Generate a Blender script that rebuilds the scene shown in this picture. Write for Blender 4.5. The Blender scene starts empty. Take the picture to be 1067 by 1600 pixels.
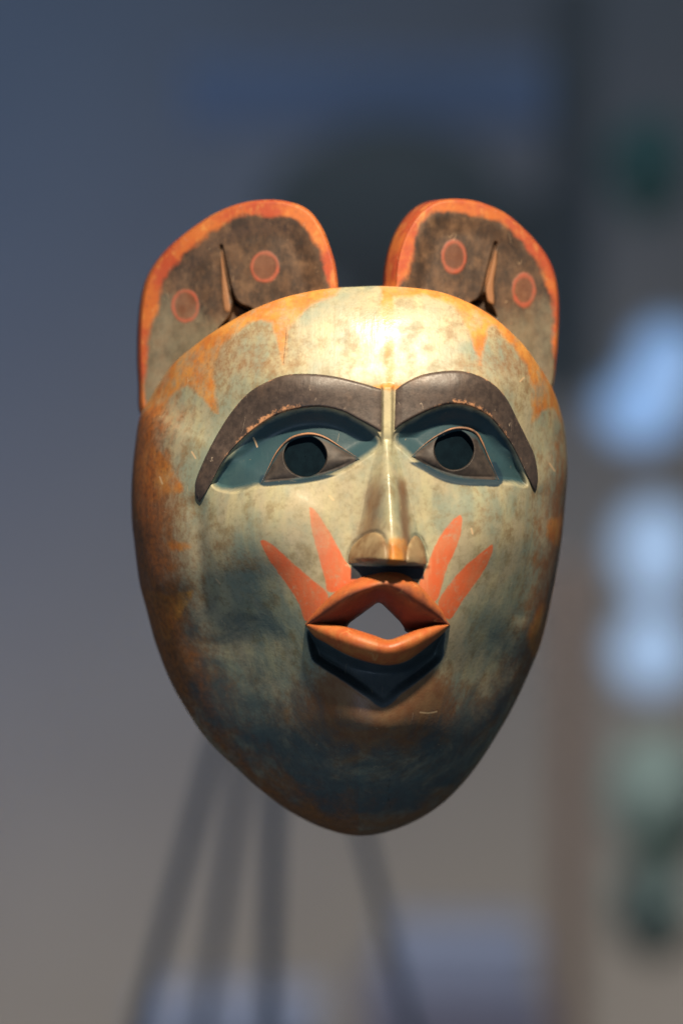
import bpy, math
import numpy as np
from mathutils import Vector, Matrix

# ------------------------------------------------------------------ camera, world, lamps, exposure
SC = bpy.context.scene
D = 2.0            # camera to the plane of the mask's rim, metres
S = 0.0003         # metres per photograph pixel in that plane
ZC = 1.5           # height of the optical axis above the floor
cam_d = bpy.data.cameras.new('camera')
cam = bpy.data.objects.new('camera', cam_d)
SC.collection.objects.link(cam)
cam.location = (0, -D, ZC)
cam.rotation_euler = (math.radians(90), 0, 0)
cam_d.sensor_width = 36
cam_d.lens = 36 * D / (1600 * S)
cam_d.clip_end = 100
cam_d.dof.use_dof = True
cam_d.dof.focus_distance = D - 0.062
cam_d.dof.aperture_fstop = 3.1
SC.camera = cam

W = bpy.data.worlds.new('World')
SC.world = W
W.use_nodes = True
W.node_tree.nodes['Background'].inputs[0].default_value = (0.62, 0.80, 1.0, 1)
W.node_tree.nodes['Background'].inputs[1].default_value = 0.135

def aim(o, target):
    o.rotation_euler = (Vector(target) - o.location).to_track_quat('-Z', 'Y').to_euler()

def lamp(name, kind, loc, target, energy, color, **kw):
    d = bpy.data.lights.new(name, kind)
    d.energy = energy
    d.color = color
    for k, v in kw.items():
        setattr(d, k, v)
    o = bpy.data.objects.new(name, d)
    SC.collection.objects.link(o)
    o.location = loc
    aim(o, target)
    return o

# the display spot above and in front of the mask
EL, AZ, DIST = math.radians(47), math.radians(7), 0.95
tgt = Vector((0.015, -0.05, 1.56))
lp = tgt + Vector((math.sin(AZ) * math.cos(EL), -math.cos(AZ) * math.cos(EL), math.sin(EL))) * DIST
lamp('display_spot', 'SPOT', lp, tgt, 100, (1.0, 0.82, 0.60), spot_size=math.radians(27), spot_blend=1.0, shadow_soft_size=0.022)
lamp('mask_fill', 'AREA', (-0.5, -1.6, 0.7), (0, 0, 1.45), 5.6, (0.60, 0.76, 1.0), size=0.8)  # added fill that lifts the mask's shaded lower parts
lamp('plinth_fill', 'SPOT', (-0.2, 1.7, 2.9), (0.15, 3.0, 0.95), 125, (0.80, 0.86, 1.0), spot_size=math.radians(32), spot_blend=0.6, shadow_soft_size=0.05)  # unseen light added to brighten the pale box and plinth
lamp('shrub_fill', 'SPOT', (0.15, 1.2, 0.75), (0.80, 3.0, 0.88), 13, (0.9, 1.0, 0.9), spot_size=math.radians(26), spot_blend=0.8, shadow_soft_size=0.05)  # unseen light added to lift the lower green shrubs
lamp('upper_shrub_fill', 'SPOT', (0.30, 1.2, 2.3), (0.75, 3.0, 1.90), 16, (0.7, 1.0, 1.0), spot_size=math.radians(20), spot_blend=0.8, shadow_soft_size=0.05)  # unseen light added to lift the teal shrub
# unseen lamps put in to grade the wall behind, warm low and blue high
for wx, we in ((-1.0, 40), (1.05, 44)):
    lamp('wall_fill', 'SPOT', (wx, 3.25, 0.1), (wx * 0.7, 4.6, 0.62), we, (1.0, 0.87, 0.75), spot_size=math.radians(84), spot_blend=1.0, shadow_soft_size=0.15)
lamp('blue_wall_fill', 'SPOT', (-1.9, 2.4, 1.6), (-1.05, 4.6, 1.98), 56, (0.13, 0.36, 1.0), spot_size=math.radians(70), spot_blend=1.0, shadow_soft_size=0.15)

SC.view_settings.view_transform = 'Standard'
SC.view_settings.look = 'None'
SC.view_settings.exposure = 0.0
SC.view_settings.gamma = 1.0
SC.render.engine = 'CYCLES'
SC.cycles.use_denoising = True
SC.cycles.max_bounces = 6

# ------------------------------------------------------------------ helpers
CX, CY = 533.5, 800.0

def P3(u, v, h):
    """photograph-pixel layout (u right, v down) with relief h (px) -> metres; perspective of the relief taken out"""
    u, v, h = np.broadcast_arrays(np.asarray(u, float), np.asarray(v, float), np.asarray(h, float))
    k = 1 - h * S / D
    return np.stack([(u - CX) * S * k, -h * S, ZC - (v - CY) * S * k], -1)

def at(u, v, y):
    """point at depth y (metres behind the mask) that stands where photograph pixel u, v shows it"""
    k = (y + D) / D
    return Vector(((u - CX) * S * k, y, ZC - (v - CY) * S * k))

def px(y):
    return S * (y + D) / D

def sstep(a, b, x):
    t = np.clip((x - a) / (b - a), 0, 1)
    return t * t * (3 - 2 * t)

def gs(u, v, cu, cv, su, sv, p=1.0):
    return np.exp(-(((u - cu) / su) ** 2 + ((v - cv) / sv) ** 2) ** p)

def spline(pts, n, closed=False):
    """Catmull-Rom through pts, resampled to n points even in length"""
    p = np.asarray(pts, float)
    m = len(p)
    if closed:
        q = np.concatenate([p[-1:], p, p[:2]])
        segs = m
    else:
        q = np.concatenate([2 * p[:1] - p[1:2], p, 2 * p[-1:] - p[-2:-1]])
        segs = m - 1
    t = np.linspace(0, 1, 24, endpoint=False)[:, None]
    out = []
    for i in range(segs):
        a, b, c, d = q[i], q[i + 1], q[i + 2], q[i + 3]
        out.append(0.5 * (2 * b + (c - a) * t + (2 * a - 5 * b + 4 * c - d) * t ** 2 + (3 * b - a - 3 * c + d) * t ** 3))
    out.append((p[:1] if closed else p[-1:]))
    o = np.concatenate(out)
    L = np.concatenate([[0], np.cumsum(np.linalg.norm(np.diff(o, axis=0), axis=1))])
    s = np.linspace(0, L[-1], n, endpoint=not closed)
    return np.stack([np.interp(s, L, o[:, k]) for k in range(o.shape[1])], -1)

def sdf(u, v, pts, smooth=True, clip=40.0):
    """signed distance (px) to a closed outline, positive inside, clipped"""
    poly = spline(pts, max(40, 6 * len(pts)), True) if smooth else np.asarray(pts, float)
    shp = u.shape
    u = u.ravel(); v = v.ravel()
    res = np.full(u.shape, -clip)
    sel = (u > poly[:, 0].min() - clip) & (u < poly[:, 0].max() + clip) & (v > poly[:, 1].min() - clip) & (v < poly[:, 1].max() + clip)
    x, y = u[sel], v[sel]
    d2 = np.full(x.shape, 1e9)
    ins = np.zeros(x.shape, bool)
    n = len(poly)
    for i in range(n):
        ax, ay = poly[i]; bx, by = poly[(i + 1) % n]
        dx, dy = bx - ax, by - ay
        t = np.clip(((x - ax) * dx + (y - ay) * dy) / (dx * dx + dy * dy + 1e-12), 0, 1)
        d2 = np.minimum(d2, (x - ax - t * dx) ** 2 + (y - ay - t * dy) ** 2)
        if ay != by:
            c = ((ay > y) != (by > y)) & (x < (bx - ax) * (y - ay) / (by - ay) + ax)
            ins ^= c
    d = np.sqrt(d2)
    res[sel] = np.clip(np.where(ins, d, -d), -clip, clip)
    return res.reshape(shp)

def pdist(u, v, pts):
    """distance to an open line"""
    p = spline(pts, 40)
    d2 = np.full(u.shape, 1e9)
    for a, b in zip(p[:-1], p[1:]):
        d = b - a
        t = np.clip(((u - a[0]) * d[0] + (v - a[1]) * d[1]) / (d @ d + 1e-12), 0, 1)
        d2 = np.minimum(d2, (u - a[0] - t * d[0]) ** 2 + (v - a[1] - t * d[1]) ** 2)
    return np.sqrt(d2)

def make_mesh(name, verts, faces, mat, parent=None, attrs=None, normals=None, smooth=True):
    me = bpy.data.meshes.new(name)
    faces = [f for f in faces if len(f)]
    verts = np.asarray(verts, dtype=np.float32)
    me.vertices.add(len(verts))
    me.vertices.foreach_set('co', verts.ravel())
    arrs = [np.asarray(f, dtype=np.int32) for f in faces]
    loops = np.concatenate([a.ravel() for a in arrs])
    tot = np.concatenate([np.full(len(a), a.shape[1], dtype=np.int32) for a in arrs])
    start = np.concatenate([[0], np.cumsum(tot)[:-1]]).astype(np.int32)
    me.loops.add(len(loops))
    me.loops.foreach_set('vertex_index', loops)
    me.polygons.add(len(tot))
    me.polygons.foreach_set('loop_start', start)
    me.polygons.foreach_set('use_smooth', np.full(len(tot), smooth))
    for k, a in (attrs or {}).items():
        at_ = me.attributes.new(k, 'FLOAT', 'POINT')
        at_.data.foreach_set('value', np.asarray(a, dtype=np.float32).ravel())
    me.update(calc_edges=True)
    me.validate()
    if normals is not None:
        me.normals_split_custom_set_from_vertices(normals.tolist())
    me.materials.append(mat)
    o = bpy.data.objects.new(name, me)
    SC.collection.objects.link(o)
    if parent:
        o.parent = parent
        o.matrix_parent_inverse = parent.matrix_world.inverted() if False else Matrix.Translation(-Vector(parent.location))
    return o

def grid_faces(nr, nc, wrap=False, flip=False):
    i = np.arange(nr - 1)[:, None]
    j = np.arange(nc if wrap else nc - 1)[None, :]
    j2 = (j + 1) % nc
    f = np.stack([i * nc + j, i * nc + j2, (i + 1) * nc + j2, (i + 1) * nc + j], -1).reshape(-1, 4)
    return f[:, ::-1] if flip else f

def empty(name, loc, label=None, cat=None, group=None):
    o = bpy.data.objects.new(name, None)
    SC.collection.objects.link(o)
    o.location = loc
    o.empty_display_size = 0.05
    if label: o['label'] = label
    if cat: o['category'] = cat
    if group: o['group'] = group
    return o

# ------------------------------------------------------------------ materials
class NT:
    def __init__(self, name):
        self.m = bpy.data.materials.new(name)
        self.m.use_nodes = True
        self.t = self.m.node_tree
        self.n = self.t.nodes
        self.b = self.n['Principled BSDF']
        tc = self.n.new('ShaderNodeTexCoord')
        self.co = tc.outputs['Object']
    def link(self, a, b):
        self.t.links.new(a, b)
    def inp(self, sock, v):
        if hasattr(v, 'is_output') or isinstance(v, bpy.types.NodeSocket):
            self.link(v, sock)
        elif isinstance(v, (tuple, list)):
            sock.default_value = tuple(v) + ((1,) if len(v) == 3 and len(sock.default_value) == 4 else ())
        else:
            sock.default_value = v
    def math(self, op, a, b=0.0, clamp=False):
        n = self.n.new('ShaderNodeMath'); n.operation = op; n.use_clamp = clamp
        self.inp(n.inputs[0], a); self.inp(n.inputs[1], b)
        return n.outputs[0]
    def attr(self, name):
        n = self.n.new('ShaderNodeAttribute'); n.attribute_name = name
        return n.outputs['Fac']
    def noise(self, scale, detail=4, rough=0.55, stretch=None, dist=0.0, off=0.0):
        n = self.n.new('ShaderNodeTexNoise')
        mp = self.n.new('ShaderNodeMapping')
        self.link(self.co, mp.inputs['Vector'])
        mp.inputs['Location'].default_value = (off, off * 1.7, -off)
        if stretch: mp.inputs['Scale'].default_value = stretch
        self.link(mp.outputs[0], n.inputs['Vector'])
        n.inputs['Scale'].default_value = scale
        n.inputs['Detail'].default_value = detail
        n.inputs['Roughness'].default_value = rough
        n.inputs['Distortion'].default_value = dist
        return n.outputs['Fac']
    def ramp(self, x, a, b, lo=0.0, hi=1.0):
        n = self.n.new('ShaderNodeMapRange'); n.interpolation_type = 'SMOOTHSTEP'
        self.inp(n.inputs['Value'], x)
        n.inputs['From Min'].default_value = a; n.inputs['From Max'].default_value = b
        n.inputs['To Min'].default_value = lo; n.inputs['To Max'].default_value = hi
        return n.outputs[0]
    def mix(self, f, a, b):
        n = self.n.new('ShaderNodeMix'); n.data_type = 'RGBA'
        self.inp(n.inputs[0], f); self.inp(n.inputs[6], a); self.inp(n.inputs[7], b)
        return n.outputs[2]
    def bump(self, hs, strength, dist):
        n = self.n.new('ShaderNodeBump')
        n.inputs['Strength'].default_value = strength
        n.inputs['Distance'].default_value = dist
        self.link(hs, n.inputs['Height'])
        self.link(n.outputs[0], self.b.inputs['Normal'])
    def scratches(self, scale, thr, off, rot=0.5):
        """thin worn strokes: narrow level lines of a stretched noise, broken up by another"""
        n = self.noise(scale, 2, 0.5, stretch=(1.0, 1.0, 0.35), dist=0.4, off=off)
        d = self.math('ABSOLUTE', self.math('SUBTRACT', n, 0.5))
        line = self.ramp(d, 0.004, 0.0)
        m = self.ramp(self.noise(scale * 1.7, 3, 0.6, off=off + 5), thr, thr + 0.05)
        return self.math('MULTIPLY', line, m)

def finish(t, col, rough, bump=None, spec=0.5, bs=0.25, bd=0.0006):
    t.inp(t.b.inputs['Base Color'], col)
    t.inp(t.b.inputs['Roughness'], rough)
    t.b.inputs['Specular IOR Level'].default_value = spec
    if bump is not None:
        t.bump(bump, bs, bd)
    return t.m

def surface_relief(t):
    a = t.noise(900, 3, 0.6)
    b = t.noise(160, 4, 0.55, stretch=(1, 1, 0.5), off=3)
    grain = t.noise(420, 3, 0.6, stretch=(1, 0.25, 0.06), dist=0.3, off=31)      # wood grain runs up the mask
    v = t.n.new('ShaderNodeTexVoronoi'); v.feature = 'SMOOTH_F1'              # shallow adze facets
    mp = t.n.new('ShaderNodeMapping'); mp.inputs['Scale'].default_value = (1.0, 1.0, 0.55)
    t.link(t.co, mp.inputs['Vector']); t.link(mp.outputs[0], v.inputs['Vector'])
    v.inputs['Scale'].default_value = 95
    h = t.math('ADD', t.math('MULTIPLY', a, 0.35), b)
    h = t.math('ADD', h, t.math('MULTIPLY', grain, 0.6))
    return t.math('ADD', h, t.math('MULTIPLY', v.outputs['Distance'], 0.9))

def worn_edge(t, attr, wob=5.0, scale=160, soft=2.2, off=0.0, bias=0.0):
    """paint coverage 0..1 from a signed distance in px with a hand-painted, rubbed edge"""
    n = t.noise(scale, 5, 0.6, off=off)
    w = t.math('MULTIPLY', t.math('SUBTRACT', n, 0.5), wob * 2)
    d = t.math('ADD', t.math('ADD', t.attr(attr), w), bias)
    return t.ramp(d, -soft, soft)

def face_material():
    t = NT('painted_wood')
    # pale green paint, rubbed in places to the brown wood; forehead sides browned to tone down bright light
    big = t.noise(28, 5, 0.6, off=1.3)
    fine = t.noise(420, 4, 0.7, off=4)
    mid = t.noise(110, 5, 0.65, off=9)
    streak = t.noise(120, 4, 0.6, stretch=(1, 1, 0.22), off=2)
    green = t.mix(t.ramp(big, 0.38, 0.62), (0.38, 0.33, 0.215), (0.225, 0.26, 0.20))
    green = t.mix(t.ramp(streak, 0.40, 0.72, 0, 0.5), green, (0.46, 0.42, 0.23))
    green = t.mix(t.ramp(mid, 0.48, 0.70, 0, 0.65), green, (0.19, 0.155, 0.075))
    green = t.mix(t.ramp(fine, 0.46, 0.72, 0, 0.35), green, (0.15, 0.13, 0.075))
    brown = t.mix(t.ramp(mid, 0.35, 0.7), (0.19, 0.075, 0.03), (0.24, 0.13, 0.06))
    bw = t.math('ADD', t.attr('brown'), t.math('MULTIPLY', t.math('SUBTRACT', mid, 0.5), 1.1))
    bw = t.math('ADD', bw, t.math('MULTIPLY', t.math('SUBTRACT', streak, 0.5), 0.8))
    bw = t.math('ADD', bw, t.math('MULTIPLY', t.math('SUBTRACT', fine, 0.5), 0.7))
    col = t.mix(t.ramp(bw, 0.12, 0.95, 0, 0.92), green, brown)
    nb = t.math('ADD', t.attr('nosebrown'), t.math('MULTIPLY', t.math('SUBTRACT', mid, 0.5), 0.5))
    col = t.mix(t.ramp(nb, 0.1, 0.9, 0, 0.85), col, t.mix(t.ramp(streak, 0.35, 0.65), (0.13, 0.062, 0.034), (0.19, 0.10, 0.05)))
    # bluish-green washes low on the face, with cheek and jaw shade painted in
    tw = t.math('ADD', t.attr('teal_shade_wash'), t.math('MULTIPLY', t.math('SUBTRACT', t.noise(38, 5, 0.65, dist=0.6, off=6), 0.5), 1.8))
    col = t.mix(t.ramp(tw, 0.25, 0.9, 0, 0.8), col, (0.05, 0.085, 0.095))
    # blue-green of the eye sockets, brushed
    st = t.noise(150, 4, 0.65, stretch=(0.35, 1, 1.0), off=12)
    sock = t.mix(t.ramp(st, 0.36, 0.68), (0.014, 0.062, 0.088), (0.050, 0.115, 0.125))
    sd = t.math('ADD', t.attr('socket'), t.math('MULTIPLY', t.math('SUBTRACT', mid, 0.5), 9.0))
    dk = t.math('ADD', t.attr('eyed'), t.math('MULTIPLY', t.math('SUBTRACT', st, 0.5), 16.0))
    sock = t.mix(t.ramp(dk, -88, -26, 0, 0.95), sock, (0.014, 0.050, 0.070))
    col = t.mix(t.ramp(sd, -1, 9, 0, 0.95), col, sock)
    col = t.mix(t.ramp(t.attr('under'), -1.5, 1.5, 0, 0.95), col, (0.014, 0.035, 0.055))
    # orange band round the forehead
    oc = t.mix(t.ramp(t.noise(90, 5, 0.6, off=7), 0.3, 0.7), (0.58, 0.27, 0.06), (0.44, 0.145, 0.03))
    oc = t.mix(t.ramp(fine, 0.5, 0.75, 0, 0.5), oc, (0.2, 0.12, 0.05))
    of = t.math('MULTIPLY', worn_edge(t, 'orange', 8.0, 150, 4.5), t.ramp(t.noise(60, 5, 0.7, off=27), 0.34, 0.56, 0.30, 1))
    col = t.mix(of, col, oc)
    gw = t.math('ADD', t.attr('rust_shade'), t.math('MULTIPLY', t.math('SUBTRACT', mid, 0.5), 1.2))
    col = t.mix(t.ramp(gw, 0.15, 1.0, 0, 0.85), col, t.mix(t.ramp(fine, 0.35, 0.65), (0.36, 0.105, 0.018), (0.15, 0.052, 0.018)))  # rust tone at the rim; also paints the left edge as less lit
    # red rays on the cheeks
    rc = t.mix(t.ramp(t.noise(200, 4, 0.6, stretch=(1, 1, 0.5), off=14), 0.35, 0.75), (0.60, 0.125, 0.045), (0.52, 0.16, 0.07))
    rc = t.mix(t.ramp(streak, 0.52, 0.75, 0, 0.5), rc, (0.62, 0.30, 0.16))
    rf = t.math('MULTIPLY', worn_edge(t, 'red', 2.2, 260, 1.4), t.ramp(t.math('ADD', t.math('MULTIPLY', fine, 0.6), t.math('MULTIPLY', mid, 0.4)), 0.30, 0.5, 0.45, 1))
    rf = t.math('MULTIPLY', rf, t.math('SUBTRACT', 1.0, t.attr('redfade')))
    col = t.mix(rf, col, rc)
    # brow ends, nostril shelf in dark paint with the nose's shade painted in
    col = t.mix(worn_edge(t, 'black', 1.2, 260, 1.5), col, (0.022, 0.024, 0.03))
    col = t.mix(t.math('MULTIPLY', worn_edge(t, 'wedge_shade', 1.5, 260, 2.0), 0.93), col, t.mix(t.ramp(mid, 0.35, 0.7), (0.022, 0.045, 0.058), (0.040, 0.062, 0.072)))  # chin pocket's dark blue paint, also standing in for the lower lip's shadow
    col = t.mix(t.ramp(t.math('ADD', t.attr('crack'), t.math('MULTIPLY', t.math('SUBTRACT', fine, 0.5), 2.5)), -0.6, 0.6, 0, 0.75), col, (0.03, 0.022, 0.015))
    col = t.mix(t.ramp(t.attr('tick'), -0.5, 0.5, 0, 0.8), col, (0.60, 0.42, 0.24))
    # worn strokes
    sc = t.scratches(70, 0.60, 21)
    col = t.mix(t.math('MULTIPLY', sc, 0.5), col, (0.62, 0.48, 0.30))
    r = t.math('SUBTRACT', t.ramp(mid, 0.3, 0.7, 0.36, 0.52), t.math('MULTIPLY', t.attr('gloss'), 0.20))
    return finish(t, col, r, surface_relief(t), 0.33, 0.22, 0.0007)

def ear_material():
    t = NT('ear_paint')
    fine = t.noise(420, 4, 0.7, off=4)
    mid = t.noise(120, 5, 0.7, off=9)
    n3 = t.noise(150, 6, 0.72, stretch=(1, 1, 0.6), off=19)
    panel = t.mix(t.ramp(n3, 0.35, 0.68), (0.030, 0.019, 0.013), (0.100, 0.057, 0.032))
    panel = t.mix(t.ramp(t.noise(70, 5, 0.7, off=43), 0.5, 0.68, 0, 0.55), panel, (0.17, 0.10, 0.055))
    panel = t.mix(t.ramp(t.math('ADD', t.attr('low'), t.math('MULTIPLY', t.math('SUBTRACT', mid, 0.5), 1.0)), 0.5, 1.2, 0, 0.55), panel, (0.20, 0.19, 0.13))
    panel = t.mix(t.math('MULTIPLY', t.ramp(fine, 0.62, 0.75), 0.4), panel, (0.3, 0.2, 0.12))
    # ovals
    ring = t.mix(t.ramp(mid, 0.3, 0.7), (0.36, 0.075, 0.04), (0.26, 0.08, 0.045))
    panel = t.mix(t.math('MULTIPLY', worn_edge(t, 'oval', 2.5, 200, 2.5), 0.40), panel, (0.20, 0.065, 0.03))
    panel = t.mix(t.math('MULTIPLY', worn_edge(t, 'ring', 3.6, 190, 2.2), 0.8), panel, ring)
    rim = t.mix(t.ramp(t.noise(45, 5, 0.6, off=37), 0.40, 0.60), (0.42, 0.115, 0.024), (0.33, 0.055, 0.020))
    rim = t.mix(t.ramp(fine, 0.5, 0.75, 0, 0.4), rim, (0.2, 0.06, 0.03))
    rim = t.mix(t.ramp(n3, 0.5, 0.72, 0, 0.6), rim, (0.55, 0.27, 0.07))
    f = worn_edge(t, 'panel', 20.0, 55, 5.0, off=3, bias=4.0)
    col = t.mix(f, rim, panel)
    col = t.mix(worn_edge(t, 'sliver', 2.2, 220, 1.6, bias=-1.0), col, (0.25, 0.12, 0.055))
    sc = t.scratches(80, 0.58, 33)
    col = t.mix(t.math('MULTIPLY', sc, 0.5), col, (0.55, 0.4, 0.25))
    return finish(t, col, t.ramp(mid, 0.3, 0.7, 0.42, 0.6), surface_relief(t), 0.45, 0.25, 0.0007)

def brow_material():
    t = NT('graphite_paint')
    fine = t.noise(520, 4, 0.7, off=4)
    n3 = t.noise(300, 5, 0.75, off=19)
    col = t.mix(t.ramp(n3, 0.35, 0.7), (0.040, 0.030, 0.026), (0.074, 0.053, 0.043))
    wear_shade = t.math('ADD', t.math('MULTIPLY', t.attr('edge'), 0.34), t.math('MULTIPLY', n3, 0.75))
    wear_shade = t.math('ADD', wear_shade, t.math('MULTIPLY', fine, 0.25))
    col = t.mix(t.ramp(t.noise(60, 5, 0.65, off=23), 0.5, 0.7, 0, 0.6), col, (0.13, 0.085, 0.06))
    col = t.mix(t.ramp(wear_shade, 0.71, 0.85, 0, 0.85), col, (0.55, 0.27, 0.13))
    sc = t.scratches(110, 0.57, 41)
    col = t.mix(t.math('MULTIPLY', sc, 0.6), col, (0.5, 0.4, 0.3))
    return finish(t, col, t.ramp(n3, 0.3, 0.7, 0.40, 0.55), surface_relief(t), 0.5, 0.3, 0.0006)

def lip_material():
    t = NT('lip_paint')
    mid = t.noise(130, 5, 0.65, off=9)
    fine = t.noise(500, 4, 0.7, off=4)
    col = t.mix(t.ramp(mid, 0.35, 0.68), (0.46, 0.11, 0.033), (0.50, 0.175, 0.045))
    col = t.mix(t.ramp(fine, 0.52, 0.74, 0, 0.6), col, (0.22, 0.07, 0.03))
    col = t.mix(t.ramp(t.math('ADD', t.attr('edge'), t.math('MULTIPLY', t.math('SUBTRACT', mid, 0.5), 1.0)), 0.30, 0.75, 0, 0.85), col, (0.16, 0.038, 0.025))  # brown wear, plus the upper lip's underside shade in the colour
    col = t.mix(t.math('MULTIPLY', t.scratches(60, 0.52, 52), 0.7), col, (0.7, 0.4, 0.15))
    return finish(t, col, t.ramp(mid, 0.3, 0.7, 0.36, 0.56), surface_relief(t), 0.42, 0.4, 0.0007)

def plain(name, c1, c2, scale=200, rough=0.5, stretch=None, spec=0.5, bs=0.2):
    t = NT(name)
    n = t.noise(scale, 5, 0.65, stretch=stretch, off=2)
    return finish(t, t.mix(t.ramp(n, 0.35, 0.7), c1, c2), rough, t.noise(scale * 3, 3, 0.6), spec, bs, 0.0005)

M_FACE = face_material()
M_EAR = ear_material()
M_BROW = brow_material()
M_LIP = lip_material()
def eye_material():
    t = NT('eye_paint')
    n = t.noise(220, 5, 0.65, off=2)
    c = t.mix(t.ramp(n, 0.35, 0.7), (0.026, 0.021, 0.019), (0.056, 0.044, 0.037))
    c = t.mix(t.ramp(t.math('ADD', t.attr('edge'), t.math('MULTIPLY', t.math('SUBTRACT', n, 0.5), 1.2)), 0.15, 0.9, 0, 0.9), c, (0.018, 0.048, 0.062))
    return finish(t, c, 0.6, n, 0.4, 0.2, 0.0005)
M_EYE = eye_material()
M_PUPIL = plain('pupil_black', (0.002, 0.006, 0.010), (0.003, 0.009, 0.014), 200, 0.9, spec=0.05)
M_LID = plain('lid_wood', (0.34, 0.17, 0.085), (0.06, 0.05, 0.05), 90, 0.55)
M_WING = plain('nostril_paint', (0.30, 0.22, 0.12), (0.15, 0.08, 0.035), 110, 0.40)
M_INNER = plain('raw_wood', (0.20, 0.13, 0.075), (0.12, 0.075, 0.04), 60, 0.8, stretch=(1, 1, 0.2))

# ------------------------------------------------------------------ the mask
FACE_OUT = [(560, 448), (597, 447), (647, 450), (690, 457), (732, 473), (771, 496), (811, 532), (839, 568), (862, 606), (878, 652), (884, 690),
            (886, 738), (882, 790), (876, 850), (862, 930), (846, 1000), (824, 1056), (801, 1105), (771, 1157), (741, 1202), (708, 1240),
            (677, 1266), (640, 1287), (597, 1302), (557, 1306), (520, 1299), (476, 1281), (424, 1248), (361, 1193), (319, 1150), (282, 1093),
            (261, 1052), (242, 1001), (229, 952), (218, 910), (211, 857), (206, 809), (206, 754), (211, 698), (219, 650), (233, 625), (269, 571),
            (312, 534), (350, 508), (394, 484), (440, 466), (486, 455), (522, 450)]
PC = (600.0, 850.0)
_o = spline(FACE_OUT, 1600, True)
_a = np.arctan2(_o[:, 1] - PC[1], _o[:, 0] - PC[0])
_r = np.hypot(_o[:, 0] - PC[0], _o[:, 1] - PC[1])
_i = np.argsort(_a)
_a, _r = _a[_i], _r[_i]
_a = np.concatenate([_a - 2 * math.pi, _a, _a + 2 * math.pi])
_r = np.concatenate([_r, _r, _r])
def Rad(th):
    return np.interp(th, _a, _r)

SOCK_L = [(330, 756), (352, 718), (378, 688), (409, 662), (441, 645), (471, 637), (503, 636), (535, 643), (562, 657), (588, 674), (596, 690),
          (590, 702), (566, 719), (540, 735), (508, 748), (471, 756), (435, 759), (400, 762), (360, 770)]
SOCK_R = [(614, 690), (618, 673), (650, 650), (676, 639), (700, 632), (724, 633), (746, 640), (767, 653), (785, 674), (803, 701), (816, 731),
          (824, 760), (800, 757), (775, 755), (748, 755), (715, 753), (682, 743), (655, 728), (632, 707)]
POCKET = [(480, 984), (510, 1004), (545, 1024), (577, 1034), (608, 1038), (636, 1032), (663, 1012), (694, 986), (694, 1012), (690, 1032),
          (660, 1060), (630, 1082), (600, 1106), (570, 1088), (535, 1064), (500, 1042), (485, 1026)]
ORANGE_L = [(530, 430), (524, 462), (490, 474), (462, 498), (450, 518), (447, 545), (442, 568), (436, 545), (429, 518), (424, 502), (394, 503),
            (372, 518), (351, 534), (340, 556), (334, 580), (337, 612), (339, 646), (325, 632), (312, 618), (290, 603), (269, 618), (255, 642),
            (243, 672), (243, 698), (262, 722), (275, 745), (288, 768), (261, 771), (232, 790), (214, 812), (180, 800), (180, 560), (300, 440), (450, 420)]
ORANGE_R = [(590, 430), (612, 462), (657, 462), (690, 470), (711, 482), (727, 505), (738, 535), (747, 565), (751, 572), (755, 550), (759, 520),
            (768, 509), (785, 522), (803, 545), (818, 566), (829, 596), (832, 630), (832, 662), (845, 645), (858, 637), (872, 648), (900, 690), (920, 600), (820, 460), (700, 410)]
CENTRE = [(600, 440), (594, 470), (598, 520), (600, 560), (603, 606), (612, 606), (618, 560), (616, 520), (616, 470), (612, 440)]
PATCHES = [[(854, 812), (866, 806), (880, 806), (880, 857), (861, 851), (851, 832)],
           [(222, 924), (262, 926), (302, 921), (292, 950), (272, 982), (262, 1006), (235, 975)],
           [(822, 985), (850, 940), (870, 960), (850, 1010), (832, 1030)],
           [(262, 846), (292, 845), (296, 858), (268, 862)],
           [(606, 842), (634, 842), (636, 882), (604, 882)]]
RAYS = [[(407, 845), (418, 846), (431, 856), (459, 881), (486, 904), (512, 929), (505, 955), (478, 971), (467, 943), (451, 917), (430, 889), (416, 866)],
        [(484, 793), (493, 798), (507, 819), (524, 847), (539, 876), (556, 906), (516, 926), (508, 906), (500, 876), (490, 841), (485, 812)],
        [(719, 805), (721, 823), (714, 851), (698, 888), (682, 938), (668, 935), (655, 913), (667, 886), (679, 854), (698, 823)],
        [(769, 851), (764, 876), (746, 906), (723, 937), (702, 968), (684, 945), (699, 917), (722, 889), (746, 868)]]

EYE_L = [(409, 755), (420, 732), (433, 707), (451, 688), (471, 680), (490, 679), (509, 685), (532, 699), (562, 718), (543, 730), (525, 739), (508, 745), (490, 749), (471, 752), (445, 754)]
EYE_R = [(643, 714), (661, 697), (682, 682), (706, 671), (727, 670), (743, 677), (752, 691), (761, 712), (778, 750), (755, 752), (735, 752), (715, 750), (700, 747), (684, 740), (668, 731)]

WING_L = [(544, 880), (545, 866), (553, 850), (569, 836), (585, 831), (597, 836), (604, 849), (607, 862), (607, 876)]
WING_R = [(634, 878), (635, 862), (640, 846), (648, 836), (657, 842), (664, 857), (667, 879)]

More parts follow.
